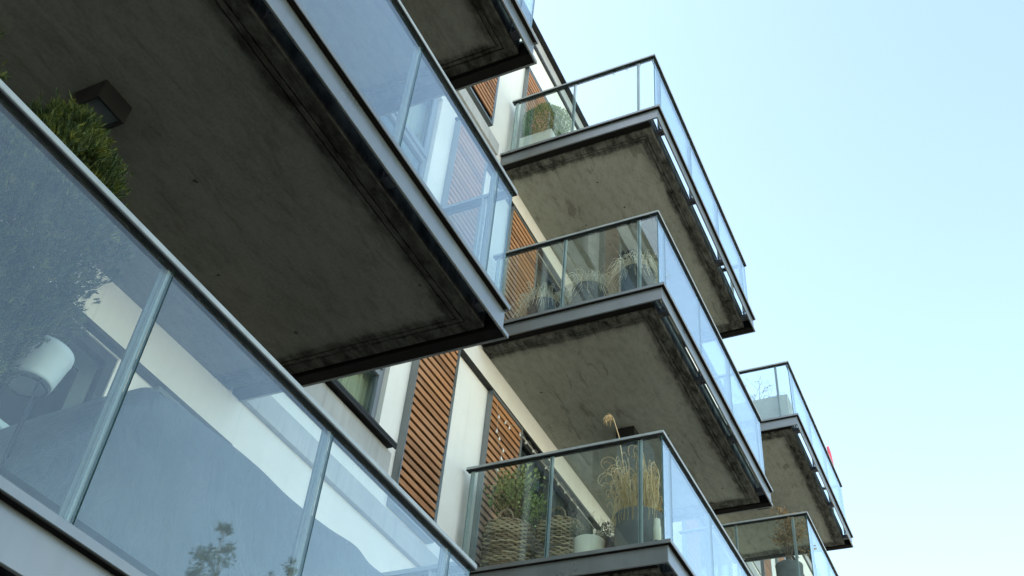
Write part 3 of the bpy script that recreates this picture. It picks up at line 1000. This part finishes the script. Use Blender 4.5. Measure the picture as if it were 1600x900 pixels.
grass_pot(8.18, 3.57, z2, 0.50, 0.21, 'dark pot of drooping dry grass between two posts on middle balcony', 32, 280, 0.38)
grass_pot(8.18, 2.99, z2, 0.58, 0.205, 'dark pot of bushy dry grass by the glass corner on middle balcony', 33, 330, 0.42)

# --- wicker baskets
def basket(cx, cy, z0, h, rb, rt, t, o):
    mb = MB()
    rows = 24
    stakes = 34
    for i in range(rows):
        f = (i + 0.5) / rows
        r = rb + (rt - rb) * f + 0.018 * math.sin(math.pi * f)
        z = z0 + 0.012 + (h - 0.05) * f
        # each row as separate weaver lengths so tones vary
        parts = 4
        for q in range(parts):
            a0 = 2 * math.pi * q / parts + i * 0.9
            pts = []
            K = int(stakes / parts * 4)
            for k in range(K + 1):
                a = a0 + (2 * math.pi / parts + 0.06) * k / K
                w_ = math.cos(stakes * a / 2 + math.pi * i) * 0.0085
                pts.append((cx + (r + w_) * math.cos(a), cy + (r + w_) * math.sin(a), z + random.uniform(-0.0022, 0.0022)))
            mb.tube(pts, h / rows * 0.43, 5)
    for k in range(stakes):
        a = 2 * math.pi * (k + 0.5) / stakes
        mb.tube([(cx + (rb + (rt - rb) * f + 0.018 * math.sin(math.pi * f)) * math.cos(a), cy + (rb + (rt - rb) * f + 0.018 * math.sin(math.pi * f)) * math.sin(a), z0 + h * f * 0.97) for f in (0.02, 0.25, 0.5, 0.75, 1.0)], 0.0055, 5)
    for q in range(3):
        pts = [(cx + (rt + 0.007 * math.sin(14 * b_ + q * 2.1)) * math.cos(b_), cy + (rt + 0.007 * math.sin(14 * b_ + q * 2.1)) * math.sin(b_), z0 + h - 0.02 + 0.010 * math.cos(14 * b_ + q * 2.1)) for b_ in [2 * math.pi * k / 90 for k in range(91)]]
        mb.tube(pts, 0.008, 5)
    mb.lathe(cx, cy, [(0.0, z0 + 0.004), (rb * 0.99, z0 + 0.004)], 24)
    mb.build('basket', M['wick'], t, o)
    for sg in (-1, 1):
        hd = MB()
        for q in range(2):
            pts = []
            for k in range(17):
                a = math.pi * k / 16
                tw = 0.006 * math.sin(k * 1.6 + q * math.pi)
                ang = math.radians(180 + sg * 90) if False else 0
                cx2 = cx + sg * 0.0
                hx = sg * (rt - 0.012 + tw)
                pts.append((cx + hx * math.cos(0.25), cy + 0.085 * math.cos(a) + hx * math.sin(0.25), z0 + h - 0.03 + 0.115 * math.sin(a) + tw))
            hd.tube(pts, 0.008, 5)
        hd.build('handle', M['wick'], t, o)
    s = MB(); s.lathe(cx, cy, [(0.0, z0 + h - 0.07), (rt - 0.03, z0 + h - 0.07)], 24)
    s.build('soil', M['soil'], t, o)

z1 = lv(1)
random.seed(41)
c1 = (8.20, 4.345, z1)
t = thing('basket_plant', c1, 'large wicker basket with leafy green shrub beside the slatted shutter', 'basket plant')
basket(c1[0], c1[1], z1, 0.60, 0.215, 0.245, t, c1)
st = MB()
f = MB()
bc = Vector((8.24, 4.275, z1 + 1.00))
for k in range(70):
    d = rnd_dir()
    r = random.uniform(0.55, 1.0)
    e = bc + Vector((d.x * 0.30 * r, d.y * 0.30 * r, d.z * 0.36 * r + 0.02))
    b0 = Vector((c1[0] + random.uniform(-0.06, 0.06), c1[1] + random.uniform(-0.06, 0.06), z1 + 0.50))
    md = b0.lerp(e, 0.5) + Vector((0, 0, 0.06)) + rnd_dir() * 0.03
    st.tube([b0, md, e], 0.006, 5, r2=0.002)
    ax = (e - md).normalized()
    n_l = 34 if d.z > -0.2 else 20
    for q in range(n_l):
        tq = random.random()
        p = md.lerp(e, tq) + rnd_dir() * (0.03 + 0.06 * tq)
        f.leaf(p, (ax * 0.5 + rnd_dir()).normalized(), rnd_dir(), random.uniform(0.034, 0.060), random.uniform(0.020, 0.032))
st.build('stem', M['bark'], t, c1)
f.build('foliage', M['bush'], t, c1)

random.seed(42)
c2 = (8.22, 3.80, z1)
t = thing('basket_lavender', c2, 'wicker basket with withered grey lavender, right of the shrub basket', 'basket plant')
basket(c2[0], c2[1], z1, 0.55, 0.195, 0.222, t, c2)
f = MB()
for i in range(260):
    a = random.uniform(0, 6.283); rr = 0.17 * math.sqrt(random.random())
    p = Vector((c2[0] + rr * math.cos(a), c2[1] + rr * math.sin(a), z1 + 0.44))
    d = Vector((math.cos(a) * random.uniform(0, 0.9), math.sin(a) * random.uniform(0, 0.9), 1)).normalized()
    L = random.uniform(0.12, 0.27)
    mid = p + d * L * 0.6 + rnd_dir() * 0.012
    tip = p + d * L + rnd_dir() * 0.02
    f.tube([p, mid, tip], 0.0022, 3, cap=False)
    for k in range(7):
        q = p + d * L * random.uniform(0.35, 1.0) + rnd_dir() * 0.008
        f.leaf(q, d + rnd_dir() * 0.8, rnd_dir(), random.uniform(0.014, 0.028), 0.006)
f.build('lavender', M['lav'], t, c2)

random.seed(43)
c3 = (8.17, 3.475, z1)
t = thing('potted_herb', c3, 'cream white round pot with wispy green herb between baskets and grey planter', 'potted herb')
pot_mb(c3[0], c3[1], z1, 0.31, 0.135, 0.150).build('pot', M['cream'], t, c3)
f = MB()
for i in range(230):
    a = random.uniform(0, 6.283); rr = 0.11 * math.sqrt(random.random())
    p = Vector((c3[0] + rr * math.cos(a), c3[1] + rr * math.sin(a), z1 + 0.27))
    d = Vector((math.cos(a) * random.uniform(0.1, 1.0), math.sin(a) * random.uniform(0.1, 1.2), 1)).normalized()
    L = random.uniform(0.10, 0.26)
    f.tube([p, p + d * L * 0.6 + rnd_dir() * 0.012, p + d * L + Vector((0, 0, -0.02)) + rnd_dir() * 0.02], 0.0016, 3, cap=False)
    for k in range(6):
        q = p + d * L * random.uniform(0.3, 1.0) + rnd_dir() * 0.012
        f.leaf(q, d + rnd_dir() * 0.9, rnd_dir(), random.uniform(0.014, 0.026), 0.005)
f.build('herb', M['herb'], t, c3)

random.seed(44)
c4 = (8.30, 3.30, z1)
t = thing('small_potted_plant', c4, 'small dark reddish plant squeezed against the grey round planter', 'potted plant')
pot_mb(c4[0], c4[1], z1, 0.36, 0.065, 0.085, 0.01).build('pot', M['greypot'], t, c4)
f = MB()
for i in range(420):
    d = rnd_dir(); r = 0.12 * random.random() ** 0.4
    p = Vector((c4[0], c4[1], z1 + 0.43)) + Vector((d.x * r, d.y * r, d.z * r))
    f.leaf(p, d + rnd_dir() * 0.5, rnd_dir(), random.uniform(0.02, 0.035), random.uniform(0.012, 0.02))
f.build('foliage', M['darkleaf'], t, c4)

# --- tall dry grass in the round grey planter
random.seed(45)
c5 = (8.22, 2.995, z1)
t = thing('tall_grass_planter', c5, 'round grey planter of tall curling straw grass at lower balcony corner', 'dry grass')
pot_mb(c5[0], c5[1], z1, 0.50, 0.215, 0.235, 0.022).build('planter', M['concrete'], t, c5)
s = MB(); s.lathe(c5[0], c5[1], [(0.0, z1 + 0.44), (0.205, z1 + 0.44)], 24); s.build('soil', M['soil'], t, c5)
m = MB()
for i in range(150):
    a = random.uniform(0, 6.283); rr = 0.19 * math.sqrt(random.random())
    p = Vector((c5[0] + rr * math.cos(a), c5[1] + rr * math.sin(a), z1 + 0.44))
    H = random.uniform(0.22, 0.62)
    a2 = a + random.uniform(-0.9, 0.9)
    out = Vector((math.cos(a2), math.sin(a2), 0))
    if out.y < 0: out.y *= 0.25
    lean = random.uniform(0.01, 0.13)
    K = 8
    pts = [p + out * (lean * (k / K) ** 1.4) + Vector((0, 0, H * k / K)) + rnd_dir() * 0.008 for k in range(K + 1)]
    # curl at the tip: a hanging loop
    cr = random.uniform(0.035, 0.11)
    turn = random.uniform(2.2, 5.0)
    cdir = (out + rnd_dir() * 0.7); cdir.z = 0
    cdir = cdir.normalized() if cdir.length > 0.01 else out
    if cdir.y < 0: cdir.y *= 0.3
    top = pts[-1]
    for k in range(1, 13):
        th = turn * k / 12
        sh = cr * (1 - 0.35 * k / 12)
        pts.append(top + cdir * (cr - sh * math.cos(th)) + Vector((0, 0, sh * math.sin(th) - 0.02 * (k / 12) ** 2)))
    m.tube(pts, random.uniform(0.0040, 0.0068), 4, r2=0.0028, cap=False)
for i in range(60):   # tangle hanging over the rim
    a = random.uniform(0, 6.283)
    p = Vector((c5[0] + 0.17 * math.cos(a), c5[1] + 0.17 * math.sin(a), z1 + 0.45))
    out = Vector((math.cos(a), math.sin(a), 0))
    pts = []
    L = random.uniform(0.10, 0.22)
    for k in range(11):
        th = math.pi * 1.15 * k / 10
        pts.append(p + out * (L * 0.35 * (1 - math.cos(th)) * 0.7) + Vector((0, 0, L * 1.2 * math.sin(th))) + rnd_dir() * 0.007)
    m.tube(pts, 0.0040, 3, r2=0.0024, cap=False)
m.build('grass', M['straw'], t, c5)
# the one long stalk with a hanging seed head
fs_ = MB()
pts = [(8.20, 3.10, z1 + 0.44), (8.19, 3.13, z1 + 0.95), (8.17, 3.18, z1 + 1.40), (8.155, 3.245, z1 + 1.66)]
fs_.tube(pts, 0.006, 5, r2=0.004)
hc = Vector((8.15, 3.285, z1 + 1.675))
for i in range(60):
    d = rnd_dir(); d.z -= 0.25
    base = hc + rnd_dir() * 0.02
    L = random.uniform(0.03, 0.055)
    fs_.tube([base, base + d * L * 0.6 + Vector((0, 0.01, 0)), base + d * L + Vector((0, 0.01, -0.025))], 0.0045, 4, r2=0.002, cap=False)
fs_.build('seed_stalk', M['straw'], t, c5)

# --- small cream lantern by the glass corner
l_ = MB()
lc = (7.97, 2.735, z1)
l_.lathe(lc[0], lc[1], [(0.036, z1), (0.036, z1 + 0.23), (0.030, z1 + 0.24), (0.030, z1 + 0.30), (0.026, z1 + 0.31)], 18)
single(l_, 'pillar_candle', M['cream'], lc, 'small cream candle standing in lower balcony glass corner beside grey planter', 'candle')

# --- planter box with bare twigs, far upper balcony
random.seed(51)
z3 = lv(3)
c6 = (15.16, 3.20, z3)
t = thing('twig_planter', c6, 'long pale grey planter box with bare twigs on the far upper balcony', 'planter box')
b = MB()
b.box(14.93, 14.96, 2.72, 3.95, z3, z3 + 0.56); b.box(15.37, 15.40, 2.72, 3.95, z3, z3 + 0.56)
b.box(14.96, 15.37, 2.72, 2.75, z3, z3 + 0.56); b.box(14.96, 15.37, 3.92, 3.95, z3, z3 + 0.56)
b.box(14.96, 15.37, 2.75, 3.92, z3, z3 + 0.50)
b.build('box', simple('grey_box', (0.40, 0.41, 0.40), 0.8, 0.08), t, c6, None, 0.005)
st, tips = MB(), []
for cy in (3.22, 3.24, 3.28, 3.55):
    branches(st, (15.15, cy, z3 + 0.48), (random.uniform(-0.2, 0.2), random.uniform(-0.25, 0.25), 1), random.uniform(0.34, 0.45), 0.007, 3, tips, 0.8, 3, sides=4)
st.build('twigs', M['twig'], t, c6)
f = MB()
for (p, d) in tips:
    if random.random() < 0.12:
        f.leaf(p, rnd_dir(), rnd_dir(), 0.03, 0.02)
f.build('dead_leaves', M['brown'], t, c6)

# --- brown-leaved shrub, far lower balcony
random.seed(52)
z2 = lv(2)
c7 = (15.22, 3.06, z2)
t = thing('potted_shrub', c7, 'grey pot with brown withered shrub on the far lower balcony', 'potted shrub')
b = MB()
pot_mb(c7[0], c7[1], z2, 0.50, 0.19, 0.215).build('pot', M['concrete'], t, c7)
s = MB(); s.lathe(c7[0], c7[1], [(0.0, z2 + 0.45), (0.19, z2 + 0.45)], 24); s.build('soil', M['soil'], t, c7)
st, tips = MB(), []
for k in range(7):
    branches(st, (c7[0], c7[1], z2 + 0.44), (random.uniform(-0.18, 0.18), random.uniform(-0.22, 0.22), 1), random.uniform(0.42, 0.60), 0.008, 2, tips, 0.55, 3, sides=4)
st.build('stem', M['twig'], t, c7)
f = MB()
for (p, d) in tips:
    for k in range(4):
        f.leaf(p + rnd_dir() * 0.04, d * 0.3 + rnd_dir(), rnd_dir(), random.uniform(0.035, 0.06), random.uniform(0.022, 0.034))
f.build('dead_leaves', M['brown'], t, c7)

# ------------------------------------------------------------------ string lights
M['cord'] = simple('pale_cord', (0.45, 0.42, 0.36), 0.7, 0.1)
M['bulb'] = simple('frosted_bulb', (0.80, 0.78, 0.72), 0.25, 0.03)
bulb_me = None
def bulb_mesh():
    b = MB()
    b.lathe(0, 0, [(0.006, 0.0), (0.010, -0.004), (0.010, -0.024), (0.012, -0.030), (0.020, -0.044), (0.023, -0.058), (0.019, -0.072), (0.010, -0.080), (0.0, -0.082)], 14)
    b.v = [(x * 0.55, y * 0.55, z * 0.60) for x, y, z in b.v]
    o = b.build('bulb', M['bulb'])
    me = o.data
    bpy.data.objects.remove(o)
    return me
bulb_me = bulb_mesh()
def string_light(path, bulbs, label, origin):
    t = thing('string_light', origin, label, 'string lights', 'strings of small bulbs on the balconies')
    c = MB(); c.tube(path, 0.0022, 4)
    c.build('cord', M['cord'], t, origin)
    for p in bulbs:
        o = bpy.data.objects.new('bulb', bulb_me); COL.objects.link(o)
        o.parent = t
        o.location = (p[0] - origin[0], p[1] - origin[1], p[2] - origin[2])
        o.rotation_euler = (random.uniform(-0.3, 0.3), random.uniform(-0.3, 0.3), 0)
random.seed(61)
ys = 4.655
path = [(8.227, ys, 6.72), (8.25, ys, 6.63), (8.285, ys, 6.60), (8.28, ys, 6.45), (8.275, ys, 6.40), (8.345, ys, 6.35), (8.36, ys, 6.20), (8.45, ys, 6.28), (8.43, ys, 6.16), (8.37, ys, 5.97), (8.40, ys, 5.75)]
string_light(path, [(8.285, ys - 0.005, 6.61), (8.275, ys - 0.005, 6.42), (8.345, ys - 0.005, 6.36), (8.455, ys - 0.005, 6.28), (8.43, ys - 0.005, 6.16), (8.365, ys - 0.005, 5.98)],
             'cord of white bulbs hanging down the slatted shutter above the wicker basket', (8.227, ys, 6.72))
path = [(8.48, ys, 6.66), (8.55, ys, 6.64), (8.62, ys, 6.70)]
xsb = [8.83, 9.00, 9.20, 9.385, 9.57, 9.74, 9.94, 10.14, 10.33, 10.52]
for x in xsb:
    path += [(x - 0.09, 4.66, 6.775), (x, 4.66, 6.735)]
string_light(path, [(8.47, ys, 6.66), (8.56, ys, 6.65)] + [(x, 4.66, 6.735) for x in xsb],
             'string of white bulbs strung along the dark doorway top behind the dry grass', (8.48, ys, 6.66))
path, bl = [], []
for i in range(5):
    y = 3.60 - i * 0.190
    path += [(7.895, y, 11.665), (7.895, y - 0.10, 11.655)]
    if y < 3.5: bl.append((7.895, y, 11.664))
string_light(path, bl, 'string of clear bulbs hanging below the top balcony rail against the sky', (7.895, 3.6, 11.665))

# --- red cloth tip over the far rail
r_ = MB()
r_.add([(18.20, 2.650, 12.02), (18.40, 2.652, 12.16), (18.62, 2.655, 12.12), (18.80, 2.660, 11.93), (18.62, 2.654, 11.76), (18.30, 2.656, 11.80)], [(0, 1, 2, 3, 4, 5)])
r_.add([(18.20, 2.664, 12.02), (18.40, 2.666, 12.16), (18.62, 2.669, 12.12), (18.80, 2.674, 11.93), (18.62, 2.668, 11.76), (18.30, 2.670, 11.80)], [(5, 4, 3, 2, 1, 0)])
n0 = len(r_.v) - 12
for i in range(6):
    j = (i + 1) % 6
    r_.f.append((n0 + i, n0 + 6 + i, n0 + 6 + j, n0 + j)); r_.mi.append(0); r_.sm.append(False)
single(r_, 'red_cloth', simple('red_cloth', (0.62, 0.05, 0.09), 0.8, 0.1), (18.5, 2.66, 11.76), 'small pinkish red cloth sticking up over the far top rail against the sky', 'cloth')

# ------------------------------------------------------------------ young street tree, mirrored in the nearest glass
random.seed(71)
tx, ty = 9.9, -4.0
t = thing('street_tree', (tx, ty, -ZO), 'slender leafy green tree whose tip is mirrored in the nearest glass', 'tree')
o = (tx, ty, -ZO)
tr, tips = MB(), []
tr.tube([(tx, ty, -ZO), (tx + 0.03, ty, 1.0), (tx - 0.05, ty + 0.03, 3.0), (tx - 0.15, ty, 4.4)], 0.085, 9, r2=0.035)
def leader(top, base, r):
    p0, p1 = Vector(base), Vector(top)
    pts = [p0.lerp(p1, k / 8) + rnd_dir() * 0.03 * (0 < k < 8) for k in range(9)]
    tr.tube(pts, r, 6, r2=0.004)
    for k in range(1, 9):
        for q in range(4):
            a = random.uniform(0, 6.283)
            d = Vector((math.cos(a), math.sin(a), random.uniform(0.3, 1.0)))
            L = (p1 - p0).length * 0.19 * (1.10 - k / 8.5) + 0.05
            branches(tr, pts[k], d, L, 0.006, 1, tips, 0.6, 2, 0.05, 4, 4)
    for k in range(26):
        f_ = k / 25
        tips.append((p0.lerp(p1, 0.35 + 0.65 * f_), (p1 - p0).normalized()))
leader((9.38, ty, 6.48), (tx - 0.15, ty, 4.3), 0.028)
leader((11.02, ty - 0.1, 6.72), (tx - 0.05, ty, 4.0), 0.028)
leader((9.02, ty + 0.15, 5.90), (tx - 0.12, ty, 3.9), 0.024)
leader((10.35, ty - 0.3, 5.85), (tx - 0.1, ty, 3.8), 0.024)
tr.build('trunk', M['bark'], t, o)
f = MB()
for (p, d) in tips:
    for k in range(4):
        dd = (d * 0.5 + rnd_dir()).normalized()
        f.leaf(p + rnd_dir() * 0.03, dd, rnd_dir(), random.uniform(0.055, 0.095), random.uniform(0.015, 0.024))
f.build('crown', M['tree'], t, o)
